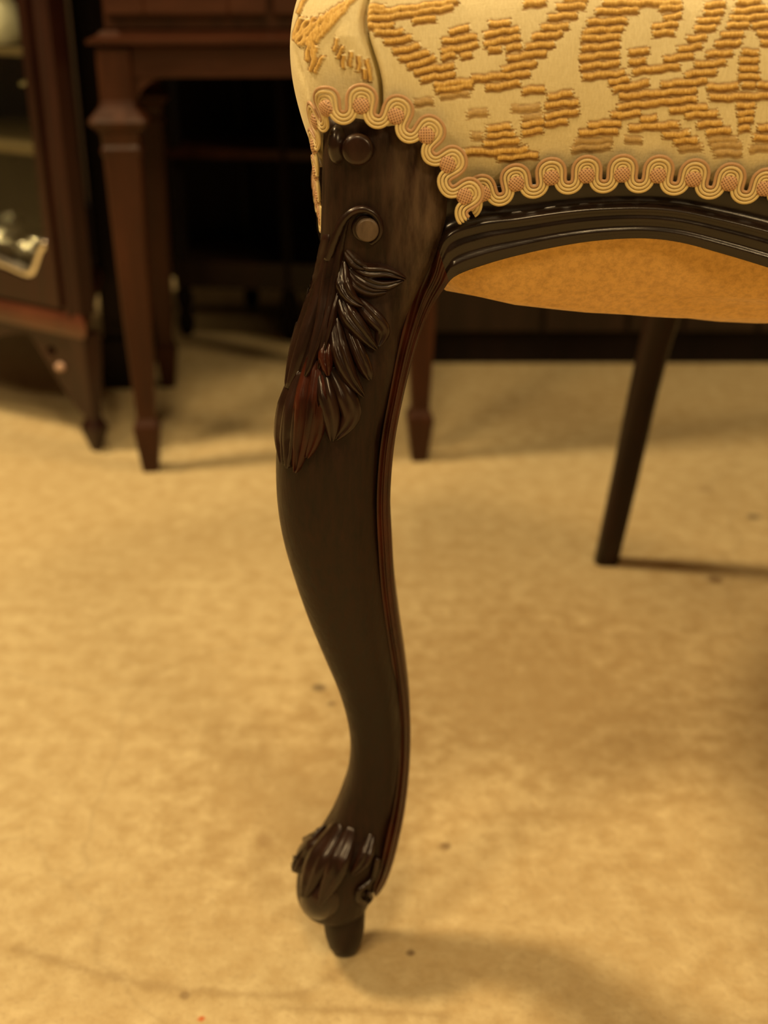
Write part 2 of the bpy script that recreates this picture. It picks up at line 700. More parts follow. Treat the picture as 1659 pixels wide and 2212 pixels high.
def on_leg(px, py):
    """point on the front of the leg; outside the silhouette it clings to the nearest edge"""
    q = hit(px, py)
    if q is not None:
        return q
    L, R, Yc, d, e = leg_param(py)
    if px < L:
        return at_y(max(px, L - 4), py, Yc - .002), np.array([-.8, -.6, 0])
    return at_y(min(px, R + 4), py, Yc - .002), np.array([.8, -.6, 0])


def leaf(pts, width, height, parent, mat=M_LEAF, name='acanthus_leaf', blunt=.0, groove=.45, nu=30, nv=11, lift=0.0, curl=.3):
    c = spline(pts, nu)
    T = np.gradient(c, axis=0)
    T /= np.linalg.norm(T, axis=1)[:, None]
    Nn = np.stack([-T[:, 1], T[:, 0]], 1)
    verts, faces = [], []
    for i in range(nu):
        u = i / (nu - 1)
        wprof = (abs(math.sin(math.pi * min(1, .012 + .988 * u) ** .85)) ** .7 if u < 1 else 0)
        wprof = 1.22 * max(wprof, blunt * (1 - u ** 6) * min(1, u * 8)) + .02
        for j in range(nv):
            v = -1 + 2 * j / (nv - 1)
            p = c[i] + Nn[i] * v * width * .5 * wprof
            loc, nor = on_leg(p[0], p[1])
            edge = abs(v) == 1 or i == 0 or i == nu - 1
            h = (1 - v ** 4) * (1 - groove * math.exp(-(v / .16) ** 2)) * (1 - .35 * groove * math.exp(-((abs(v) - .55) / .1) ** 2))
            h *= height * (.45 + .55 * math.sin(math.pi * min(1, u * .9 + .1)) + curl * u ** 3)
            h = -.0012 if edge else 1.35 * h * min(1, u * 3) + .0002 + lift
            verts.append(loc + nor * h)
    for i in range(nu - 1):
        for j in range(nv - 1):
            a = i * nv + j
            faces.append((a, a + 1, a + nv + 1, a + nv))
    return mesh_obj(name, verts, faces, mat, parent)


def disc(px, py, r, height, parent, mat=M_LEAF, name='scroll_boss', flat=.7, lift=0.0, ry=None):
    nr, na = 9, 36
    verts, faces = [], []
    ry = ry or r
    q0, n0 = on_leg(px, py)
    for i in range(nr):
        u = i / (nr - 1)
        for j in range(na):
            a = 2 * math.pi * j / na
            q, n = on_leg(px + r * u * math.cos(a), py + ry * u * math.sin(a))
            h = height * (1 - max(0, (u - flat) / (1 - flat)) ** 2.2)
            if i == nr - 1:
                h = -.0012
            verts.append(q + n0 * (h + lift))
    for i in range(nr - 1):
        for j in range(na):
            k = (j + 1) % na
            faces.append((i * na + j, i * na + k, (i + 1) * na + k, (i + 1) * na + j))
    return mesh_obj(name, verts, faces, mat, parent)


def strap(pts, r0, r1, parent, mat=M_LEAF, name='scroll_strap', lift=.0006, n=60):
    c = spline(pts, n)
    P, R = [], []
    for i, (x, y) in enumerate(c):
        q, nn = on_leg(x, y)
        P.append(q + nn * lift)
        R.append(r0 + (r1 - r0) * i / (n - 1))
    return MB().tube(P, R, 10).build(name, mat, parent, smooth=True)


# roundel at the top of the leg, with the polished roll beside it
disc(773, 322, 37, .0042, leg, M_LEAF, 'roundel', .8)
disc(728, 312, 22, .0030, leg, M_LEAF, 'roll', .15, ry=46)
# the scroll
disc(790, 492, 33, .0014, leg, M_LEAF, 'scroll_boss', .9)
disc(794, 494, 27, .0040, leg, M_WORN_LIT, 'scroll_boss', .9)
strap([(716, 560), (728, 515), (742, 478), (760, 457), (784, 450), (806, 458), (819, 476), (822, 497), (814, 514), (800, 524)], .0016, .0009, leg, lift=.0020)
# spine and long leaves along the knee
leaf([(752, 466), (732, 520), (720, 600), (706, 680), (686, 750), (664, 820)], 30, .0026, leg, M_LEAF, blunt=.6)
leaf([(706, 500), (698, 570), (682, 640), (660, 710), (640, 780), (626, 845)], 34, .0020, leg, M_LEAF, blunt=.6)
leaf([(738, 590), (722, 660), (706, 730), (690, 800)], 22, .0026, leg, M_LEAF)
# side leaves, tip outwards
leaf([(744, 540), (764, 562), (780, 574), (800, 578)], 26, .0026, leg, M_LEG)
leaf([(752, 560), (790, 584), (832, 586), (876, 600)], 30, .0030, leg)
leaf([(752, 578), (790, 606), (830, 616), (872, 602)], 26, .0022, leg)
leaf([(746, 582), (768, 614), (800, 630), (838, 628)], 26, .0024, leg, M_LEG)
leaf([(740, 560), (744, 610), (758, 644), (786, 662)], 34, .0034, leg)
leaf([(764, 640), (800, 680), (824, 712), (812, 752)], 34, .0020, leg)
leaf([(732, 618), (752, 678), (784, 722), (810, 756)], 38, .0030, leg)
leaf([(744, 680), (770, 750), (790, 800), (796, 820)], 30, .0022, leg)
leaf([(722, 680), (732, 750), (752, 806), (784, 856)], 38, .0032, leg)
leaf([(716, 710), (706, 760), (706, 786), (710, 812)], 28, .0030, leg, M_RED)
leaf([(712, 790), (744, 850), (756, 900), (722, 950)], 44, .0018, leg)
leaf([(688, 780), (704, 850), (716, 910), (716, 952)], 40, .0026, leg)
leaf([(700, 770), (690, 850), (682, 930), (664, 990)], 40, .0022, leg, M_RED)
leaf([(650, 800), (640, 880), (632, 950), (626, 1012)], 36, .0022, leg, M_LEAF)
leaf([(676, 760), (666, 860), (656, 940), (642, 1020)], 42, .0030, leg, M_RED, groove=.7)
leaf([(640, 790), (624, 870), (614, 940), (616, 1004)], 30, .0020, leg, M_LEAF)
# toe carving
disc(690, 1946, 46, .0036, leg, M_LEAF, 'toe_bulb', .05, ry=44)
leaf([(700, 1786), (676, 1822), (658, 1850), (648, 1890)], 36, .0036, leg, M_LEAF, 'toe_leaf', groove=.1)
leaf([(730, 1775), (700, 1845), (680, 1890), (664, 1936)], 46, .0034, leg, M_LEAF, 'toe_leaf', groove=.3)
leaf([(760, 1785), (738, 1850), (716, 1900), (692, 1950)], 42, .0034, leg, M_LEAF, 'toe_leaf', groove=.3)
leaf([(806, 1800), (792, 1838), (776, 1866), (756, 1886)], 26, .0028, leg, M_LEAF, 'toe_leaf', groove=.3)
strap([(812, 1850), (802, 1890), (786, 1908), (772, 1920), (772, 1938), (786, 1946), (797, 1934), (790, 1924)], .0014, .0012, leg, M_LEAF, 'toe_scroll', lift=.0014)
# the peg under the toe
pb = at_floor(745, 2056)
pb[1] = .434
pr = [(.0045, 0), (.0066, .0012), (.0080, .004), (.0092, .009), (.0099, .014), (.0102, .020), (.0104, .034)]
pegx = at_y(744, 2020, .434)[0]
MB().lathe((pegx, .434, 0), pr, 28).build('foot_peg', M_REAR, leg, smooth=True)

# ---- moulded rail which runs down the leg as a bead ----------------------------------
IO = [((2330, 645), (2330, 500)), ((2150, 655), (2150, 508)), ((2000, 656), (2005, 502)), ((1880, 642), (1880, 482)), ((1760, 611), (1760, 452)),
      ((1659, 578), (1659, 425)), ((1560, 548), (1560, 405)), ((1470, 524), (1470, 392)), ((1390, 515), (1390, 388)), ((1300, 519), (1300, 388)),
      ((1220, 530), (1214, 392)), ((1130, 549), (1108, 402)), ((1050, 571), (1016, 404)), ((985, 596), (944, 436)), ((958, 626), (918, 560)),
      ((935, 662), (895, 622)), ((912, 712), (878, 684)), ((893, 770), (860, 756)), ((873, 850), (843, 845)), ((855, 940), (826, 938)),
      ((846, 1020), (817, 1020)), ((843, 1100), (814, 1100)), ((847, 1190), (818, 1192)), ((852, 1270), (824, 1274)), ((863, 1360), (836, 1365)),
      ((876, 1450), (850, 1453)), ((885, 1530), (860, 1532)), ((887, 1600), (863, 1600)), ((883, 1680), (860, 1678)), ((873, 1760), (849, 1755)),
      ((856, 1840), (832, 1833)), ((839, 1895), (818, 1888)), ((824, 1924), (808, 1914)), ((812, 1938), (808, 1934))]
NS = 330
Ii = spline([p for p, q in IO], NS)
Oo = spline([q for p, q in IO], NS)
NT = 40
corner_i = 13 / (len(IO) - 1)


def rail_profile(t):
    return (.0013 * np.exp(-((t - .13) / .06) ** 2) + .0017 * np.exp(-((t - .33) / .085) ** 2) + .0026 * np.exp(-((t - .50) / .075) ** 2)
            - .0008 * np.exp(-((t - .72) / .12) ** 2))


ts = np.linspace(0, 1, NT)
prof = rail_profile(ts)
rv = []
for i in range(NS):
    f = i / (NS - 1)
    k = min(1, max(0, (f - corner_i) / .10))     # 0 on the rail, 1 on the leg
    row = []
    for t, h in zip(ts, prof):
        p = Ii[i] * (1 - t) + Oo[i] * t
        if p[1] < 640 and k < 1:
            yr = at_front(p[0], p[1])[1]
        else:
            yr = .4095
        L, R, Yc, d, e = leg_param(max(262, min(2000, p[1])))
        yl = Yc - d * .62 + .006 * (1 - t)
        near = max(0, 1 - abs(f - corner_i) / .07)
        Y = yr * (1 - k) + yl * k - .0035 * near * (1 - t)
        hh = h * (1 - .45 * k)
        row.append(at_y(p[0], p[1], Y - hh))
    if Ii[i][0] > 1659:
        g_ = min(1, (Ii[i][0] - 1659) / 250)
        for q_, t in zip(row, ts):
            q_[2] += g_ * t * max(0, .3690 - row[-1][2]) if q_ is not row[-1] else 0
        row[-1][2] += g_ * max(0, .3690 - row[-1][2])
    back = row[0] + np.array([0, .016, .001])
    top = row[-1] + np.array([0, .008, 0])
    rv.append([back] + row + [top])
W = NT + 2
cut = int(NS * corner_i) + 5


def grid_mesh(rows):
    n = len(rows[0])
    v = [p for r in rows for p in r]
    f = []
    for i in range(len(rows) - 1):
        for j in range(n - 1):
            a = i * n + j
            f.append((a, a + 1, a + n + 1, a + n))
    return v, f


v, f = grid_mesh([list(reflect(r)) for r in rv[:cut][::-1]] + [])
left_rows = rv[:cut]
all_rows = [reflect(np.array(r)) for r in left_rows[::-1]] + [np.array(r) for r in left_rows]
v, f = grid_mesh([list(r) for r in all_rows])
rail = mesh_obj('front_rail', v, f, M_RAIL, chair)
rail['label'] = 'arched dark front rail with beaded moulding'
v, f = grid_mesh(rv[cut - 1:])
mesh_obj('edge_bead', v, f, M_RED, leg)
leg_r = mirror_copy(leg, chair)

# ---- rear legs -------------------------------------------------------------------------
RL = [(1216, 1283, 1334, .862), (1150, 1297, 1350, .858), (1050, 1318, 1374, .852), (950, 1338, 1397, .846), (850, 1358, 1420, .840),
      (750, 1380, 1446, .834), (660, 1400, 1474, .829), (560, 1424, 1504, .825), (470, 1446, 1530, .822), (400, 1462, 1550, .822), (310, 1482, 1572, .822)]
zb = None
rings = []
for py, L, R, Y in RL:
    a, b = at_y(L, py, Y), at_y(R, py, Y)
    cx, w, z = (a[0] + b[0]) / 2, (b[0] - a[0]) / 2, a[2]
    if py == 1216:
        zb = z
        z = 0.0
    ring = []
    for k in range(24):
        th = 2 * math.pi * k / 24
        c, s = math.cos(th), math.sin(th)
        ring.append((cx + w * math.copysign(abs(c) ** .75, c), Y + w * math.copysign(abs(s) ** .75, s), z))
    rings.append(ring)
rear = MB().loft(rings).build('rear_leg', M_REAR, chair, smooth=True)
rear['label'] = 'plain raked dark rear leg'
mirror_copy(rear, chair)

# ---- side and back rails -----------------------------------------------------------------
def rail_sweep(pts, z0, z1, th):
    P = np.asarray(pts)
    T = np.gradient(P, axis=0)
    T /= np.linalg.norm(T, axis=1)[:, None]
    n = np.stack([T[:, 1], -T[:, 0]], 1)
    if np.mean(((P - np.array([.2, .62])) * n).sum(1)) < 0:
        n = -n
    rr = []
    for p, q in zip(P, n):
        a_, b_ = p - q * .0006, p - q * th
        c_ = p + q * .0008
        rr.append([(a_[0], a_[1], z0), (c_[0], c_[1], z0 + .006), (c_[0], c_[1], z0 + .012), (a_[0], a_[1], z0 + .016), (a_[0], a_[1], z1), (b_[0], b_[1], z1), (b_[0], b_[1], z0)])
    return MB().loft(rr)


k0 = int(np.argmax((hp[:, 1] > .450) & (hp[:, 0] < .05)))
k1 = int(np.argmax((hp[:, 0] > .17) & (hp[:, 1] > .7)))
srail = rail_sweep(hp[k0:k1:12], .342, .371, .020).build('side_rail', M_RAIL, chair)
mirror_copy(srail, chair)
bk = np.vstack([hp[k1::12], reflect(np.c_[hp[k1::12], np.zeros(len(hp[k1::12]))])[::-1][:, :2]])
rail_sweep(bk, .342, .371, .020).build('back_rail', M_RAIL, chair)

# ---- seat cover ------------------------------------------------------------------------
full = np.concatenate([hp, reflect(np.c_[hp, np.zeros(len(hp))])[::-1][1:-1, :2]])
PROF = [(-.008, .364), (-.005, .368), (-.0015, .373), (.0015, .379), (.0050, .390), (.0075, .403), (.0078, .415), (.0058, .426), (.0018, .4345), (-.004, .4415),
        (-.012, .447), (-.024, .452), (-.045, .458)]
# stations along the left half of the hem, dense where the photograph looks; the right half is its mirror image
k_side = int(np.argmax((hp[:, 1] > .455) & (hp[:, 0] < .05)))
s_vis1 = float(hl[k_side])
closed = np.vstack([full, full[:1]])
tot = float(arclen(closed)[-1])
ND = 780
s_list = np.concatenate([np.linspace(0, s_vis1, ND, endpoint=False), np.linspace(s_vis1, hl[-1], 110)])
plan = resample(hp, s_list)
Tn = np.gradient(plan, axis=0)
Tn /= np.linalg.norm(Tn, axis=1)[:, None]
nrm2 = np.stack([-Tn[:, 1], Tn[:, 0]], 1)
cen = full.mean(0)
if np.mean(((plan - cen) * nrm2).sum(1)) < 0:
    nrm2 = -nrm2
nrm2[0] = -DV[:2]
nrm2[-1] = DV[:2]
pr = spline(PROF, 400)
prl = arclen(pr)
t_list = np.concatenate([np.linspace(0, prl[-1] * .10, 6, endpoint=False), np.linspace(prl[-1] * .10, prl[-1] * .80, 250, endpoint=False), np.linspace(prl[-1] * .80, prl[-1], 14)])
prs = resample(pr, t_list)
nS, nT = len(s_list), len(t_list)
dirc = cen - plan
dirc /= np.linalg.norm(dirc, axis=1)[:, None]
o_n = np.maximum(prs[:, 0], -.008)             # out along the normal, over the rim towards the middle
o_c = np.maximum(-.008 - prs[:, 0], 0)
X = plan[:, 0][:, None] + nrm2[:, 0][:, None] * o_n[None] + dirc[:, 0][:, None] * o_c[None]
Yv = plan[:, 1][:, None] + nrm2[:, 1][:, None] * o_n[None] + dirc[:, 1][:, None] * o_c[None]
Z = np.repeat(prs[:, 1][None], nS, 0)
# surface normals (approx)
dz = np.gradient(prs[:, 1])
do = np.gradient(prs[:, 0])
ln = np.hypot(dz, do)
nz = (-do / ln)[None].repeat(nS, 0)
nh = (dz / ln)[None].repeat(nS, 0)
NX, NY, NZ = nrm2[:, 0][:, None] * nh, nrm2[:, 1][:, None] * nh, nz
# cloth coordinates: a flat print laid on the cloth, measured on the front face
U, V = to_px(X, Yv, Z)
U = np.where(U > 1655, 3310 - U, U)           # the damask repeats in mirror image

RIBS = [  # (x0, y0, x1, y1): the gold cords woven into the cloth, front face
    (794, 16, 829, 15), (791, 29, 988, 0), (791, 43, 977, 13), (892, 44, 939, 36), (793, 57, 849, 53), (811, 70, 869, 67), (831, 90, 887, 81),
    (850, 110, 905, 99), (863, 127, 925, 114), (881, 144, 939, 125), (896, 155, 979, 141), (910, 171, 981, 159), (939, 183, 1020, 174),
    (943, 195, 1017, 183), (952, 206, 1011, 199), (972, 67, 1011, 60), (957, 88, 1028, 79), (955, 110, 1031, 96), (955, 124, 981, 117),
    (997, 119, 1017, 116), (897, 222, 934, 219), (1058, 52, 1100, 49), (1047, 74, 1118, 63), (1047, 94, 1087, 87), (1092, 85, 1121, 81),
    (1056, 108, 1080, 105), (1094, 105, 1123, 98), (1096, 125, 1177, 112), (1085, 148, 1157, 134), (1020, 168, 1143, 157), (1051, 188, 1121, 177),
    (1132, 11, 1177, 5), (1203, 16, 1262, 13), (1217, 1, 1266, 0), (1185, 38, 1244, 33), (1170, 61, 1226, 56), (1150, 81, 1212, 72), (1136, 101, 1195, 94),
    (1304, 5, 1471, 3), (1288, 25, 1378, 20), (1270, 48, 1353, 42), (1261, 68, 1345, 60), (1257, 83, 1338, 78), (1257, 104, 1337, 96), (1253, 124, 1337, 115),
    (1255, 144, 1337, 135), (1260, 164, 1348, 157), (1317, 177, 1358, 171), (1326, 193, 1400, 179), (1427, 16, 1473, 12), (1436, 37, 1471, 31),
    (1411, 56, 1463, 50), (1413, 71, 1455, 67), (1361, 111, 1401, 109), (1361, 133, 1394, 131), (1369, 154, 1467, 142), (1525, 10, 1565, 8),
    (1523, 27, 1561, 24), (1509, 46, 1553, 40), (1503, 62, 1544, 57), (1486, 83, 1525, 79), (1467, 106, 1515, 98), (1436, 127, 1496, 119),
    (1592, 6, 1640, 4), (1586, 25, 1652, 19), (1578, 40, 1680, 35), (1571, 56, 1615, 52), (1625, 54, 1675, 50), (1559, 77, 1603, 71), (1636, 72, 1690, 71),
    (1546, 96, 1598, 90), (1644, 90, 1700, 89), (1527, 117, 1580, 112), (1503, 140, 1565, 133), (1482, 161, 1546, 152), (1430, 183, 1525, 173),
    (1340, 209, 1503, 194), (1336, 231, 1503, 212), (1448, 237, 1526, 229), (1336, 250, 1382, 244), (1482, 248, 1548, 242), (1507, 267, 1557, 263),
    (1526, 283, 1576, 277), (1386, 258, 1417, 256), (1361, 277, 1465, 269), (1434, 292, 1488, 287), (1457, 304, 1505, 300), (1603, 113, 1636, 113),
    (1598, 130, 1636, 128), (1598, 148, 1634, 146), (1596, 165, 1638, 163), (1528, 188, 1592, 185), (1534, 209, 1700, 202), (1592, 226, 1628, 224),
    (1594, 242, 1626, 240), (1596, 258, 1624, 254), (1596, 275, 1617, 273), (1603, 183, 1628, 181), (1636, 182, 1700, 180), (1638, 273, 1700, 271),
    (1628, 295, 1700, 292), (1130, 193, 1174, 191), (1185, 208, 1235, 200), (1179, 225, 1248, 220), (1107, 233, 1165, 230), (1179, 249, 1248, 239),
    (1130, 252, 1170, 251), (1129, 267, 1172, 262), (1179, 265, 1224, 260), (1129, 283, 1170, 278), (1053, 275, 1101, 271), (1053, 289, 1110, 286),
    (1046, 307, 1120, 300), (1067, 325, 1138, 319), (1076, 338, 1160, 332), (1273, 271, 1340, 266), (1253, 287, 1333, 282), (1244, 307, 1322, 304),
    (1237, 323, 1318, 318), (1322, 249, 1342, 246), (1004, 325, 1080, 323), (1011, 244, 1051, 240), (1532, 300, 1590, 297), (1538, 312, 1600, 309),
    (1352, 304, 1386, 302), (1020, 292, 1040, 290), (1468, 318, 1515, 316), (1545, 328, 1600, 326), (1620, 318, 1700, 314)]
FAINT = {(952, 206), (897, 222), (1107, 233), (1130, 252), (1011, 244), (1532, 300), (1538, 312), (1352, 304), (1244, 307), (1237, 323), (1468, 318), (1545, 328), (1620, 318), (1020, 292)}
DIAG = [(770, 0, 722, 58), (760, 4, 700, 78), (750, 7, 688, 90), (738, 14, 678, 92), (726, 22, 668, 96), (712, 30, 660, 98), (698, 37, 653, 96), (684, 42, 648, 92), (670, 46, 645, 84),
        (673, 87, 669, 130), (682, 94, 678, 145), (689, 101, 676, 152), (700, 123, 685, 155), (734, 87, 724, 108), (746, 104, 730, 123),
        (746, 120, 741, 145), (762, 113, 760, 142), (779, 123, 776, 152), (796, 130, 800, 174), (790, 150, 789, 170), (668, -5, 652, 30), (655, 40, 642, 85)]
gold = np.zeros((nS, nT))
cord = np.zeros((nS, nT))
height = np.zeros((nS, nT))
vis = np.zeros((nS, nT), bool)
vis[:ND] = True
jag = (np.sin(V * 1.9) * 2.2 + np.sin(V * .83 + 1.0) * 2.5)


def lay(segs, r_cord, r_gold, only):
    for (x0, y0, x1, y1) in segs:
        dx, dy = x1 - x0, y1 - y0
        L = math.hypot(dx, dy)
        ux, uy = dx / L, dy / L
        a = (U - x0) * ux + (V - y0) * uy
        wob = 1.3 * np.sin(a * .11 + x0) + .7 * np.sin(a * .23 + y0)
        b = -(U - x0) * uy + (V - y0) * ux + wob
        over = np.maximum(np.maximum(-a, a - L), 0)
        faint = (x0, y0) in FAINT
        inside = (a + jag > -3) & (a + jag < L + 3)
        g = np.clip(1.7 - (np.abs(b - 2) / r_gold) ** 3, 0, 1) * inside
        c = np.clip(1 - (b / r_cord) ** 2 - (over / 4) ** 2, 0, 1)
        k = .35 if faint else 1.0
        np.maximum(gold, np.where(only, g * (.75 if faint else 1), 0), out=gold)
        np.maximum(cord, np.where(only, c ** .75 * k, 0), out=cord)


# the crease of the corner pleat, in cloth coordinates
cr = spline([(795, -30), (791, 0), (786, 40), (790, 75), (800, 110), (812, 150), (819, 190), (820, 240), (816, 300)], 200)
crease_x = np.interp(V, cr[:, 1], cr[:, 0])
left_of = U < crease_x
corner = vis & left_of
front = vis & ~left_of & (Z < .447)
corner = corner & (Z < .447)
lay(RIBS, 6.8, 10.8, front)
lay(DIAG, 4.6, 6.2, corner)
# cloth away from the view: the cords run on in long broken rows
far = ~vis
row = np.sin(Z * 2 * math.pi / .0032)
sl = np.repeat((s_list / .0009)[:, None], nT, 1)
blot = np.sin(sl * .16 + Z * 330) + np.sin(sl * .23 - Z * 420 + 1.3) + .7 * np.sin(sl * .07 + Z * 900)
gold[far] = (blot > .1)[far]
cord[far] = (np.clip(row, 0, 1) * (blot > .1))[far]
height += .00098 * cord ** .7
height -= .00015 * gold
# pleat: fold in, the left lip swelling over it
dcr = U - crease_x
fade = np.clip((V + 40) / 30, 0, 1) * vis * np.clip((.4455 - Z) / .007, 0, 1)
height -= .0062 * np.exp(-(dcr / 5.5) ** 2) * fade
height += .0024 * np.exp(-((dcr + 34) / 30) ** 2) * fade * np.clip(1 - np.abs(V - 80) / 150, 0, 1)
height += .0010 * np.exp(-((dcr - 18) / 12) ** 2) * fade
# small fold at the outer left corner
fx = np.interp(V, [80, 115, 150, 190, 230], [640, 645, 652, 663, 672])
height -= .0016 * np.exp(-((U - fx) / 4.0) ** 2) * vis * np.clip(1 - np.abs(V - 155) / 60, 0, 1)
# gentle undulation of the stuffing
height += .0009 * np.sin(U * .012 + V * .004) * vis * np.clip((.4455 - Z) / .007, 0, 1)
X2, Y2, Z2 = X + NX * height, Yv + NY * height, Z + NZ * height
half_v = np.stack([X2, Y2, Z2], -1)
mir = reflect(half_v.reshape(-1, 3)).reshape(half_v.shape)[::-1][1:-1]
allv = np.concatenate([half_v, mir])
gold = np.concatenate([gold, gold[::-1][1:-1]])
cord = np.concatenate([cord, cord[::-1][1:-1]])
nS = len(allv)
X2, Y2 = allv[:, :, 0], allv[:, :, 1]
verts = allv.reshape(-1, 3)
ii, jj = np.meshgrid(np.arange(nS), np.arange(nT - 1), indexing='ij')
a = ii * nT + jj
b = ((ii + 1) % nS) * nT + jj
faces = np.stack([a, b, b + 1, a + 1], -1).reshape(-1, 4)
# dome of the seat
NC = 7
extra, last = [], [i * nT + nT - 1 for i in range(nS)]
base_n = len(verts)
ring_xy = np.stack([X2[:, -1], Y2[:, -1]], 1)
cap_f = []
prev = np.array(last)
for r in range(1, NC):
    k = 1 - r / NC
    z = .458 + .020 * (1 - k * k)
    extra.append(np.c_[cen + (ring_xy - cen) * k, np.full(nS, z)])
    cur = base_n + (r - 1) * nS + np.arange(nS)
    cap_f.append(np.stack([prev, np.roll(prev, -1), np.roll(cur, -1), cur], 1))
    prev = cur
verts = np.vstack([verts] + extra + [[[cen[0], cen[1], .478]]])
tip = len(verts) - 1
quads = np.vstack([faces] + cap_f)
tris = [(int(prev[i]), int(prev[(i + 1) % nS]), tip) for i in range(nS)]
me = bpy.data.meshes.new('seat_cover')
me.from_pydata(verts.tolist(), [], quads.tolist() + tris)
me.update()
me.polygons.foreach_set('use_smooth', [True] * len(me.polygons))
me.materials.append(M_FAB)
for nm, arr in (('gold', gold), ('cord', cord)):
    at = me.attributes.new(nm, 'FLOAT', 'POINT')
    full_a = np.zeros(len(verts), np.float32)
    full_a[:nS * nT] = arr.reshape(-1)
    at.data.foreach_set('value', full_a)
seat = bpy.data.objects.new('seat_cover', me)
COL.objects.link(seat)
adopt(seat, chair)
seat['label'] = 'stuffed seat in cream damask with gold ribbed scrolls'

# ---- felt under the seat
nk, nr = 120, 16
pl = resample(closed, np.linspace(0, tot, nk, endpoint=False))
v, f = [], []
for r in range(nr):
    u = r / (nr - 1)
    for k in range(nk):
        p = cen + (pl[k] - cen) * (.965 - .955 * u)
        sag = .357 - .019 * min(1, u * 9) - .030 * math.sin(min(1, u * 1.5) * math.pi / 2)
        v.append((p[0], p[1], sag + .0016 * math.sin(k * .5 + r)))
for r in range(nr - 1):
    for k in range(nk):
        k2 = (k + 1) % nk
        f.append((r * nk + k, r * nk + k2, (r + 1) * nk + k2, (r + 1) * nk + k))
f.append(tuple((nr - 1) * nk + k for k in range(nk)))
under = mesh_obj('seat_underside', v, f, M_FELT, chair)
under['label'] = 'sagging ochre felt underside'

# ---- gimp braid ---------------------------------------------------------------------------
PXM = .394 / FPX                    # metres per pixel at the braid
PER, AMP, SPC = 76 * PXM, 27 * PXM, 7.6 * PXM


def frames(P, N):
    T = np.gradient(P, axis=0)
    T /= np.linalg.norm(T, axis=1)[:, None]
    N = N - (N * T).sum(1)[:, None] * T
    N /= np.linalg.norm(N, axis=1)[:, None]
    B = np.cross(N, T)
    return T, B, N


def braid(P, N, label, anchor, parent_name='gimp_braid'):
    """P: centre line, N: outward normals. Builds one braid: four cords and its knots."""
    s = arclen(P)
    sa = s[int(np.argmin(np.linalg.norm(P - anchor, axis=1)))]
    cut0 = (sa / PER - .5) % 1.0 * PER          # trimmed so that one knot falls on the anchor
    s_new = np.linspace(cut0, s[-1], len(P))
    N = np.stack([np.interp(s_new, s, N[:, k]) for k in range(3)], 1)
    P = np.stack([np.interp(s_new, s, P[:, k]) for k in range(3)], 1)
    s = arclen(P)
    Lt = s[-1]
    per = PER
    npd = int(Lt / PER + .42)
    th = np.arange(0, Lt / PER * 2 * math.pi, 2 * math.pi / 44)
    mx = per * th / (2 * math.pi) + per / (4 * math.pi) * 1.06 * np.sin(2 * th) - 0
    my = -AMP * np.cos(th)                      # starts in a lower loop, ends in one
    m2 = np.stack([mx, my], 1)
    t2 = np.gradient(m2, axis=0)
    t2 /= np.linalg.norm(t2, axis=1)[:, None]
    n2 = np.stack([-t2[:, 1], t2[:, 0]], 1)
    T, B, Nn = frames(P, N)

    def world(q, h):
        x = np.clip(q[:, 0], 0, Lt)
        pc = np.stack([np.interp(x, s, P[:, k]) for k in range(3)], 1)
        bb = np.stack([np.interp(x, s, B[:, k]) for k in range(3)], 1)
        nn = np.stack([np.interp(x, s, Nn[:, k]) for k in range(3)], 1)
        return pc + bb * q[:, 1][:, None] + nn * np.asarray(h)[:, None]

    root = None
    for ci, (off, m) in enumerate(((1.5, M_CORD_TAN), (.5, M_CORD_CREAM), (-.5, M_CORD_CREAM), (-1.5, M_CORD_PALE))):
        q = m2 + n2 * off * SPC
        h = np.full(len(q), .0006) + .00012 * np.sin(th * 2 + ci)
        if off < 0:
            h -= .0003 * np.clip(-my * -1 / AMP, 0, 1)
        W3 = world(q, h)
        mbt = MB().tube(W3, SPC * .47, 7)
        if root is None:
            # the webbing that the cords are sewn to is the body of the braid
            root = mbt.build(parent_name, m, chair, smooth=True)
            root['label'] = label
        else:
            mbt.build('cord', m, root, smooth=True)
    # knots sit in the upper loops
    for k in range(npd):
        x = per * (k + .5)
        c = world(np.array([[x, -2.5 * PXM]]), [.0009])[0]
        i = int(np.argmin(np.abs(s - x)))
        o = bpy.data.objects.new('knot', KNOT)
        COL.objects.link(o)
        o.parent = root
        R = Matrix((T[i], B[i], Nn[i])).transposed().to_4x4()
        o.matrix_basis = Matrix.Translation(Vector(c)) @ R
    return root


# one knot mesh
kv, kf = [], []
for i in range(7):
    u = i / 6
    for j in range(24):
        a_ = 2 * math.pi * j / 24
        sx = math.copysign(abs(math.cos(a_)) ** .75, math.cos(a_))
        sy = math.copysign(abs(math.sin(a_)) ** .75, math.sin(a_))
        kv.append((sx * 19.5 * PXM * u, sy * 17.5 * PXM * u, .0009 * (1 - u ** 3) - (.0007 if i == 6 else 0)))
for i in range(6):
    for j in range(24):
        j2 = (j + 1) % 24
        kf.append((i * 24 + j, (i + 1) * 24 + j, (i + 1) * 24 + j2, i * 24 + j2))
KNOT = bpy.data.meshes.new('knot')
KNOT.from_pydata(kv, [], kf)
KNOT.update()
KNOT.polygons.foreach_set('use_smooth', [True] * len(KNOT.polygons))
KNOT.materials.append(M_KNOT)

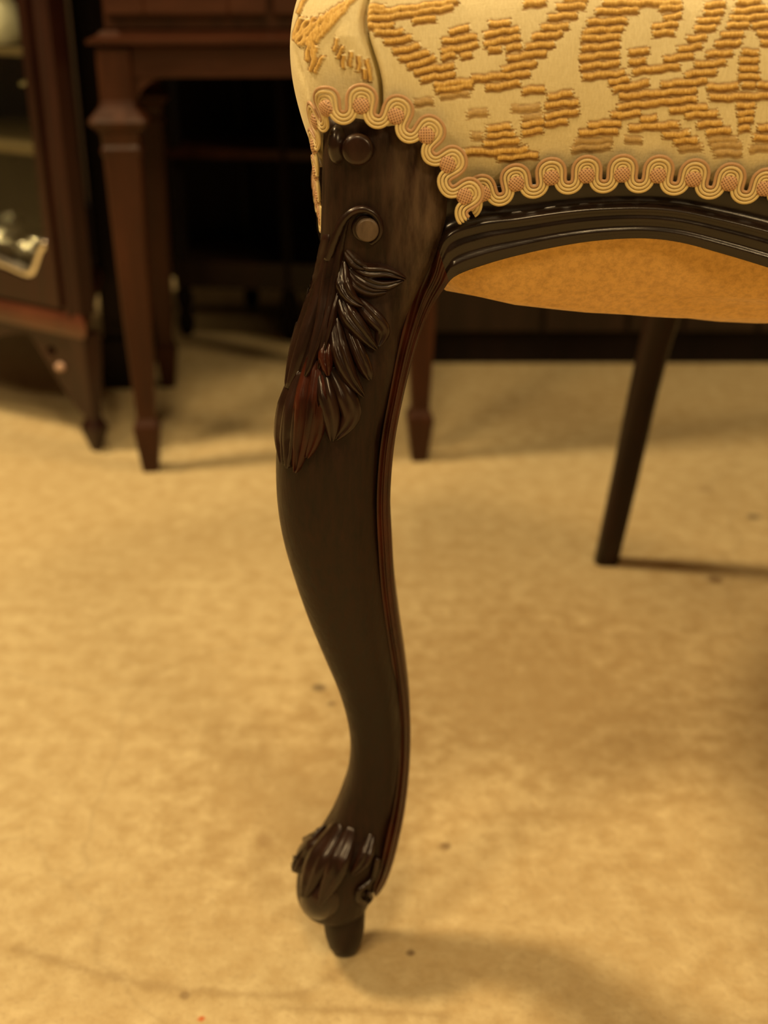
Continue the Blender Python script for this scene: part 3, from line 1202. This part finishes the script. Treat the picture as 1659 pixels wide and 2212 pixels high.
# braid B, along the rail (visible left half, then its mirror half)
bpx = [(998, 438), (1022, 425), (1048, 414), (1085, 401), (1118, 393), (1194, 380), (1268, 376), (1347, 374), (1423, 376), (1500, 384), (1578, 393), (1652, 404), (1730, 418),
       (1860, 444), (2000, 466), (2150, 476), (2330, 474)]
bp = np.array([at_front(x, y, -.0030) for x, y in spline([q for q in bpx if q[0] < 1700], 240)])
xr = np.linspace(bp[-1][0], .235, 40)[1:]
bp = np.vstack([bp, np.stack([xr, [front_y(x) - .0030 for x in xr], np.full(len(xr), bp[-1][2])], 1)])
bn = np.tile(np.array([.0, -1, -.10]), (len(bp), 1))
bt = np.gradient(bp, axis=0)
gB = braid(bp, bn, 'tan and cream scroll gimp along the front rail', at_front(1268, 376, -.0030))
mirror_copy(gB, chair)
# braid A, from the side hem up and over the ear of the leg
side = [at_y(697, 470, .441), at_y(692, 430, .434), at_y(687, 385, .428), at_y(683, 340, .4225), at_y(681, 298, .4175), at_y(683, 262, .4125), at_y(693, 239, .4055)]
sideN = [(-1, -.15, 0), (-1, -.2, 0), (-1, -.25, 0), (-1, -.3, 0), (-.95, -.4, 0), (-.8, -.6, 0), (-.45, -.9, 0)]
fp = [(712, 228), (745, 224), (782, 226), (820, 234), (855, 248), (890, 266), (922, 290), (948, 318), (966, 348), (982, 382), (1000, 412), (1014, 440), (1026, 462)]
fr = [at_y(x, y, .4010) for x, y in fp]
frN = [(-.15, -1, .05)] + [(0, -1, .05)] * (len(fp) - 1)
back = [np.array([-.0295, .60, .360]), np.array([-.0295, .54, .360]), np.array([-.0280, .49, .360])]
backN = [(-1, 0, 0)] * 3
ap = spline(back + side + fr, 500)
an = spline([np.array(q, float) for q in backN + sideN + frN], 500)
gA = braid(ap, an, 'tan and cream scroll gimp over the leg', at_y(855, 248, .4010))
mirror_copy(gA, chair)

# =====================================================================================
# SMALL CABINET ON TAPERED LEGS (behind the chair)
# =====================================================================================
f0 = at_floor(327, 1014)
f1 = at_floor(905, 992)
u_ = (f1 - f0)
wid = np.linalg.norm(u_)
u_ = u_ / wid
v_ = np.array([-u_[1], u_[0], 0])
dep = .27
d0 = f0[1]
stand = empty('cabinet_on_stand', tuple((f0 + f1) / 2 + v_ * dep / 2), 'red mahogany cabinet on square tapered legs with flared collars and spade feet', 'cabinet')
zl = lambda py: z_at(py, d0)
zc = zl(255)
lp = [(.0075, 0), (.0082, .004), (.0128, zl(922)), (.0122, zl(914)), (.0088, zl(900)), (.0092, zl(880)), (.0128, zl(690)), (.0160, zl(335)), (.0176, zl(328)), (.0176, zl(318)),
      (.0160, zl(310)), (.0168, zl(285)), (.0240, zl(266)), (.0252, zl(259)), (.0240, zl(252)), (.0158, zl(228)), (.0145, zl(215)), (.0145, zl(104))]
for a_, b_ in ((0, 0), (1, 0), (1, 1), (0, 1)):
    base = f0 + u_ * wid * a_ + v_ * dep * b_
    o = MB().square_leg(base, lp, u_, v_).build('leg', M_MAH, stand)
zt, za = zl(100), zl(168)
ctr = f0 + u_ * wid / 2 + v_ * dep / 2
ax3 = (u_, v_, (0, 0, 1))
for sgn, along, across, off in ((-1, u_, v_, dep / 2), (1, u_, v_, dep / 2), (-1, v_, u_, wid / 2), (1, v_, u_, wid / 2)):
    c = ctr + across * off * sgn
    L = (wid if along is u_ else dep) / 2 - .0145
    MB().box((c[0], c[1], (zt + za) / 2), (L, .009, (zt - za) / 2), (along, across, (0, 0, 1)), .001).build('apron', M_MAH_H, stand)
    for e in (-1, 1):
        q = c + along * (L) * e
        poly = [(0, 0)]
        R = .028
        for k in range(9):
            t = math.pi / 2 * k / 8
            poly.append((-e * (R - R * math.sin(t)), -(R - R * math.cos(t)) * 1.0))
        poly = [(0, 0)] + [(-e * R * (1 - math.sin(t)), -R * (1 - math.cos(t))) for t in np.linspace(0, math.pi / 2, 9)]
        MB().prism(poly, (along, across, (0, 0, 1)), (q[0] - across[0] * .007, q[1] - across[1] * .007, za), .014).build('bracket', M_MAH, stand)
# base moulding
zm = zl(92)
mo = []
for ins, z in ((.004, zl(104)), (.012, zl(97)), (.021, zl(94)), (.021, zl(85)), (.013, zl(76)), (.009, zl(66))):
    hx, hy = wid / 2 + ins, dep / 2 + ins
    mo.append([ctr + u_ * p * hx + v_ * q * hy + np.array([0, 0, z]) for p, q in ((-1, -1), (1, -1), (1, 1), (-1, 1))])
MB().loft(mo).build('base_moulding', M_MAH_H, stand)
zb0 = zl(66)
Hb = .36
hx, hy = wid / 2 + .006, dep / 2 + .006
MB().box((ctr[0], ctr[1], zb0 + Hb / 2), (hx, hy, Hb / 2), ax3, .002).build('carcass', M_MAH, stand)
MB().box((ctr[0], ctr[1], zb0 + Hb + .009), (hx + .016, hy + .016, .009), ax3, .004).build('top', M_MAH_H, stand)
for e in (-1, 1):
    dc = ctr + u_ * e * hx / 2 - v_ * (hy + .004)
    door = MB()
    dw, dh = hx / 2 - .003, Hb / 2 - .012
    for q in (-1, 1):
        door.box((dc[0] + u_[0] * q * (dw - .016), dc[1] + u_[1] * q * (dw - .016), zb0 + Hb / 2), (.016, .006, dh), ax3, .0015)
        door.box((dc[0], dc[1], zb0 + Hb / 2 + q * (dh - .013)), (dw - .032, .006, .013), ax3, .0015)
    dd = door.build('door', M_MAH_H, stand)
    MB().box((dc[0] + v_[0] * .003, dc[1] + v_[1] * .003, zb0 + Hb / 2), (dw - .034, .003, dh - .028), ax3, .001).build('panel', M_MAH, dd)
    kn = dc - u_ * e * (dw - .016) - v_ * .010
    MB().lathe((kn[0], kn[1], zb0 + Hb / 2 - .007), [(.002, 0), (.006, .003), (.007, .007), (.006, .011), (.002, .014)], 16).build('knob', M_SILVER, dd, True)

# =====================================================================================
# CORNER DISPLAY CABINET (left)
# =====================================================================================
C0 = at_floor(205, 984)
cu = np.array([-.82, .572, 0])
cu /= np.linalg.norm(cu)
cv = np.array([cu[1], -cu[0], 0])
if cv[1] < 0:
    cv = -cv
FW = .50
disp = empty('corner_display_cabinet', tuple(C0 + cu * FW / 2 + cv * .1), 'dark glazed corner cabinet with curved pane and pierced leg brackets', 'cabinet')
dC = C0[1]
zlc = lambda py: z_at(py, dC)
zfl = zlc(690)               # top of the base moulding
apex = C0 + cu * FW / 2 + cv * FW / 2
# plan of the carcass: front, short returns, sides running back to a blunt corner
plan_c = [C0, C0 + cu * FW, C0 + cu * (FW - .19) + cv * .19, C0 + cu * .19 + cv * .19]
HC = 1.35


def prism_plan(poly, z0, z1):
    return MB().loft([[np.array([p[0], p[1], z0]) for p in poly], [np.array([p[0], p[1], z1]) for p in poly]])


def inset(poly, d):
    c = sum(poly) / len(poly)
    return [c + (p - c) * (1 - d / np.linalg.norm(p - c)) for p in poly]


pc = inset(plan_c, .0)
prism_plan(inset(plan_c, .004), zfl - .014, zfl + .012).build('floor_board', M_CAB, disp)
# base moulding, two steps
mo = []
for e, z in ((.002, zfl - .020), (.010, zfl - .015), (.014, zfl - .008), (.012, zfl - .002), (.003, zfl + .004)):
    mo.append([np.array([p[0], p[1], z]) for p in inset(plan_c, -e)])
MB().loft(mo).build('base_moulding', M_CABT, disp)
prism_plan(inset(plan_c, -.012), HC, HC + .03).build('top', M_CAB, disp)
# back and side panels
for k in (1, 2, 3):
    a_, b_ = plan_c[k], plan_c[(k + 1) % 4]
    dv = (b_ - a_)
    L = np.linalg.norm(dv)
    dv = dv / L
    nv_ = np.array([-dv[1], dv[0], 0])
    m_ = (a_ + b_) / 2
    if (disp.location[0] - m_[0]) * nv_[0] + (disp.location[1] - m_[1]) * nv_[1] < 0:
        nv_ = -nv_
    c = m_ + nv_ * .006
    MB().box((c[0], c[1], (zfl + HC) / 2), (L / 2 - .004, .005, (HC - zfl) / 2), (dv, nv_, (0, 0, 1))).build('back_panel' if k == 2 else 'side_panel', M_CAB, disp)
# corner posts
axc = (cu, cv, (0, 0, 1))
for t in (.011, FW - .011):
    p = C0 + cu * t + cv * .011
    MB().box((p[0], p[1], (zfl + HC) / 2), (.011, .011, (HC - zfl) / 2), axc, .003).build('post', M_CAB, disp)
# the glazed door: a frame with a curved opening, and its pane
d0_, d1_ = .023, FW - .023
zb_, zt_ = zfl + .008, HC - .01


def pane_outline(n, ins):
    """opening: straight sides, sweeping lower edge"""
    l, r = .034 + ins, FW - .034 - ins
    top = zt_ - .05 - ins
    pts = [(l, top), (r, top)]
    for k in range(n + 1):
        t = k / n
        x = r + (l - r) * t
        side_ = min(abs(x - l), abs(x - r))
        lower = zfl + .017 + ins + .026 * (1 - math.exp(-side_ / .05)) + .045 * math.exp(-(side_ / .013) ** 2 * .5)
        pts.append((x, lower))
    return pts


po = pane_outline(160, 0)
fo = [(d0_, zt_), (d1_, zt_)] + [(d1_ + (d0_ - d1_) * k / 160, zb_) for k in range(161)]
fr_ = MB()
n_ = len(po)
vv = []
for y_ in (-.004, .010):
    for ring_ in (fo, po):
        for x, z in ring_:
            p = C0 + cu * x + cv * y_
            vv.append((p[0], p[1], z))
ff = []
for k in range(n_):
    q = (k + 1) % n_
    ff.append((k, q, n_ + q, n_ + k))
    ff.append((2 * n_ + q, 2 * n_ + k, 3 * n_ + k, 3 * n_ + q))
    ff.append((n_ + k, n_ + q, 3 * n_ + q, 3 * n_ + k))
    ff.append((q, k, 2 * n_ + k, 2 * n_ + q))
gdoor = fr_.add(vv, ff).build('glazed_door', M_CAB, disp)
pp = pane_outline(160, -.004)
pn = MB()
pn.loft([[C0 + cu * x + cv * .003 + np.array([0, 0, z]) for x, z in pp], [C0 + cu * x + cv * .006 + np.array([0, 0, z]) for x, z in pp]])
pn.build('pane', M_PANE, gdoor)
# bright bevel along the lower edge of the pane
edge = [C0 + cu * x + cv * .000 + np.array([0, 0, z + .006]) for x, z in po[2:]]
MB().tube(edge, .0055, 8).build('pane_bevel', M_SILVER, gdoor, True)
# shelves
sh1, sh2 = z_at(104, dC + .06), z_at(318, dC + .05)
for zsh in (sh1, sh2, sh1 + .3):
    prism_plan(inset(plan_c, .022), zsh - .006, zsh).build('shelf', M_INSIDE, disp)
# apron with a scalloped lower edge, brackets, legs
apr = [(.0, zfl - .018), (FW, zfl - .018)]
for k in range(33):
    x = FW * (1 - k / 32)
    s_ = min(x, FW - x)
    drop = .010 + .030 * max(0, math.sin((s_ - .10) / (FW / 2 - .10) * math.pi / 2)) if s_ > .10 else .010
    apr.append((x, zfl - .018 - drop))
MB().prism(apr, (cu, cv, (0, 0, 1)), C0 + cv * .002, .012).build('apron', M_CAB, disp)
legz = zfl - .018
for t, sgn in ((.010, 1), (FW - .010, -1)):
    p = C0 + cu * t + cv * .012
    lgp = [(.004, 0), (.0055, .006), (.0095, .020), (.0105, .026), (.0065, .036), (.0070, .05), (.0105, legz * .75), (.012, legz)]
    lg = MB().square_leg(p, lgp, cu, cv).build('leg', M_CAB, disp)
    # pierced bracket: curved wedge with a hole, and an added bead painting its highlight
    x0 = .010
    outer = [(x0, legz), (x0 + .082, legz), (x0 + .078, legz - .012), (x0 + .062, legz - .030), (x0 + .040, legz - .056), (x0 + .020, legz - .078), (x0 + .012, legz - .092), (x0 + .002, legz - .096)]
    cxh, czh = x0 + .046, legz - .024
    n8 = 32
    angs = np.linspace(0, 2 * math.pi, n8, endpoint=False)

    def poly_hit(a_):
        d_ = np.array([math.cos(a_), math.sin(a_)])
        best = None
        for i in range(len(outer)):
            p0, p1 = np.array(outer[i]), np.array(outer[(i + 1) % len(outer)])
            e_ = p1 - p0
            den = d_[0] * e_[1] - d_[1] * e_[0]
            if abs(den) < 1e-12:
                continue
            w_ = p0 - np.array([cxh, czh])
            tt = (w_[0] * e_[1] - w_[1] * e_[0]) / den
            ss = (w_[0] * d_[1] - w_[1] * d_[0]) / den
            if tt > 0 and -1e-6 <= ss <= 1 + 1e-6 and (best is None or tt < best):
                best = tt
        return (cxh + d_[0] * best, czh + d_[1] * best)

    ob = [poly_hit(a_) for a_ in angs]
    ib = [(cxh + .007 * math.cos(a_), czh + .005 * math.sin(a_)) for a_ in angs]
    vv = []
    for y_ in (.006, .018):
        for ring_ in (ob, ib):
            for x, z in ring_:
                q = C0 + cu * (x if sgn > 0 else FW - x) + cv * y_
                vv.append((q[0], q[1], z))
    ff = []
    for k in range(n8):
        q = (k + 1) % n8
        ff += [(k, q, n8 + q, n8 + k), (2 * n8 + q, 2 * n8 + k, 3 * n8 + k, 3 * n8 + q), (n8 + k, n8 + q, 3 * n8 + q, 3 * n8 + k), (q, k, 2 * n8 + k, 2 * n8 + q)]
    br = MB().add(vv, ff).build('pierced_bracket', M_CAB, lg)
    q = C0 + cu * ((x0 + .034) if sgn > 0 else FW - x0 - .034) + cv * .006
    MB().lathe((q[0], q[1], legz - .044), [(.001, 0), (.005, .002), (.006, .005), (.005, .008), (.001, .010)], 14).build('added_glint_bead', M_PINK_GLINT, lg, True)
rearp = C0 + cu * FW / 2 + cv * .175
MB().square_leg(rearp, [(.006, 0), (.010, .03), (.013, legz)], cu, cv).build('leg', M_CAB, disp)

# things on its shelves -----------------------------------------------------------------
def thing(o, label, cat, group=None):
    o['label'] = label
    o['category'] = cat
    if group:
        o['group'] = group
    return o


def inside(px, py, zz, dy):
    """a point on a shelf, seen through the pixel"""
    r = ray(px, py)
    t = (zz - CAM_H) / r[2] if abs(r[2]) > 1e-6 else 1.2
    return np.array([r[0] * t, r[1] * t, zz])


jr = ray(10, 104)
jp = jr * (((C0 + cv * .045)[:2] @ cv[:2]) / (jr[:2] @ cv[:2]))
jug = empty('porcelain_jug', (jp[0], jp[1], sh1), 'cream porcelain jug on the upper shelf of the glazed corner cabinet', 'jug')
MB().lathe((jp[0], jp[1], sh1), [(.014, 0), (.018, .003), (.021, .012), (.021, .024), (.016, .036), (.014, .042), (.017, .050)], 28).build('body', M_PORC, jug, True)
hpts = [jp + cu * (-.018) + np.array([0, 0, sh1 + z]) + cu * x for x, z in ((0, .040), (-.010, .040), (-.014, .028), (-.010, .016), (0, .013))]
MB().tube(spline(hpts, 20), .0022, 8).build('handle', M_PORC, jug, True)
# glass and silver at the foot of the cabinet
zin = zfl + .012
for k, (px, dd_, kind) in enumerate(((2, .045, 'bowl'), (66, .040, 'cup'), (38, .075, 'goblet'))):
    r = ray(px, 560)
    # intersect with the vertical plane dd_ behind the front
    t = ((C0 + cv * dd_)[:2] @ cv[:2]) / (r[:2] @ cv[:2])
    p = r * t
    c = (p[0], p[1], zin)
    if kind == 'bowl':
        o = MB().lathe(c, [(.012, 0), (.014, .003), (.006, .008), (.008, .014), (.022, .024), (.028, .038), (.029, .048), (.027, .048), (.025, .038), (.019, .026), (.003, .018)], 28).build('silver_bowl', M_SILVER, None, True)
        thing(o, 'small bright silver bowl at the foot of the glazed corner cabinet', 'bowl')
    elif kind == 'cup':
        o = empty('silver_cup', c, 'small footed silver cup beside the bowl inside the glazed corner cabinet', 'cup')
        MB().lathe(c, [(.011, 0), (.012, .002), (.004, .007), (.004, .013), (.012, .020), (.015, .032), (.0165, .046), (.0152, .046), (.0135, .033), (.010, .022), (.002, .017)], 26).build('body', M_SILVER, o, True)
        hq = [np.array([c[0] + .014 + x, c[1] - .004, c[2] + z]) for x, z in ((0, .040), (.009, .041), (.011, .031), (.006, .023), (-.002, .021))]
        MB().tube(spline(hq, 18), .0016, 8).build('handle', M_SILVER, o, True)
    else:
        g2 = empty('glass_goblet', c, 'clear stemmed glass behind the silver cup inside the glazed corner cabinet', 'glass')
        MB().lathe(c, [(.014, 0), (.014, .002), (.003, .005), (.0025, .026)], 24).build('stem', M_GLASS, g2, True)
        MB().lathe(c, [(.003, .026), (.013, .034), (.016, .048), (.014, .064), (.0128, .064), (.0145, .048), (.0115, .036), (.002, .029)], 24).build('cup', M_GLASS, g2, True)

# =====================================================================================
# NARROW BLACK CUPBOARD behind the corner cabinet
# =====================================================================================
bx0, bx1, by0, by1 = -.336, -.292, at_floor(260, 846)[1] + .008, at_floor(260, 846)[1] + .20
cup = empty('narrow_cupboard', ((bx0 + bx1) / 2, (by0 + by1) / 2, 0), 'tall narrow blackened cupboard standing behind the corner cabinet', 'cupboard')
cxm, cym = (bx0 + bx1) / 2, (by0 + by1) / 2
MB().box((cxm, cym, .03), ((bx1 - bx0) / 2, (by1 - by0) / 2, .03), bev=.002).build('plinth', M_DARKW, cup)
MB().box((cxm, cym + .004, .63), ((bx1 - bx0) / 2 - .004, (by1 - by0) / 2 - .006, .57), bev=.002).build('carcass', M_DARKW, cup)
dr = MB().box((cxm, by0 + .008, .63), ((bx1 - bx0) / 2 - .010, .006, .55), bev=.002).build('door', M_DARKW, cup)
MB().lathe((cxm + .012, by0 - .002, .63), [(.002, 0), (.005, .003), (.005, .008), (.002, .011)], 12).build('knob', M_DARKW, dr, True)
MB().box((cxm, cym, 1.21), ((bx1 - bx0) / 2 + .004, (by1 - by0) / 2 + .004, .010), bev=.003).build('top', M_DARKW, cup)

# =====================================================================================
# DARK TIERED STAND (whatnot) in the gloom
# =====================================================================================
wl, wr = at_floor(405, 724), at_floor(628, 734)
w_rl, w_rr = at_floor(398, 668), at_floor(545, 664)
corners = [wl, wr, w_rr, w_rl]
wc = sum(corners) / 4
what = empty('tiered_stand', tuple(wc), 'dark tiered stand with thin legs and red edged shelves in the shadow', 'stand')
ys = wl[1]
tiers = [(z_at(615, ys), z_at(560, ys)), (z_at(338, ys), z_at(320, ys)), (.50, .515), (.72, .735)]
for k, c in enumerate(corners):
    MB().lathe((c[0], c[1], 0), [(.006, 0), (.009, .006), (.012, .018), (.010, .03), (.007, .036), (.012, .05), (.009, .07), (.009, tiers[0][0]), (.009, .72)], 16).build('leg', M_DARKW, what, True)
for k, (z0, z1) in enumerate(tiers):
    pl_ = [wc + (c - wc) * 1.18 for c in corners]
    pl_[1] = pl_[1] + np.array([.05, 0, 0])
    pl_[2] = pl_[2] + np.array([.05, 0, 0])
    MB().loft([[np.array([p[0], p[1], z0]) for p in pl_], [np.array([p[0], p[1], z1]) for p in pl_]]).build('shelf', M_SIDE if k != 1 else M_MAH, what)
MB().box((wc[0] + .03, w_rl[1] + .045, .38), (.20, .006, .34)).build('back_panel', M_DARKW, what)

# =====================================================================================
# SIDEBOARD on the right, low plinth, plank front
# =====================================================================================
sy = at_floor(1200, 792)[1]
sx0, sx1 = .015, .95
sb = empty('sideboard', ((sx0 + sx1) / 2, sy + .2, 0), 'long dark oak sideboard with plank front and black plinth', 'sideboard')
zp = z_at(722, sy)
MB().box(((sx0 + sx1) / 2, sy + .215, zp / 2), ((sx1 - sx0) / 2 - .01, .20, zp / 2)).build('plinth', M_DARKW, sb)
MB().box(((sx0 + sx1) / 2, sy + .215, (zp + .80) / 2), ((sx1 - sx0) / 2, .205, (.80 - zp) / 2), bev=.002).build('carcass', M_SIDE, sb)
MB().box(((sx0 + sx1) / 2, sy + .215, .815), ((sx1 - sx0) / 2 + .02, .225, .015), bev=.004).build('top', M_SIDE, sb)
xs_ = [sx0] + [at_y(px, 690, sy)[0] for px in (1172, 1356, 1478, 1640)] + [.66, .76, .86, sx1]
for a_, b_ in zip(xs_[:-1], xs_[1:]):
    MB().box(((a_ + b_) / 2, sy + .006, (zp + .79) / 2), ((b_ - a_) / 2 - .0025, .006, (.79 - zp) / 2 - .003), bev=.002).build('plank', M_SIDE, sb)
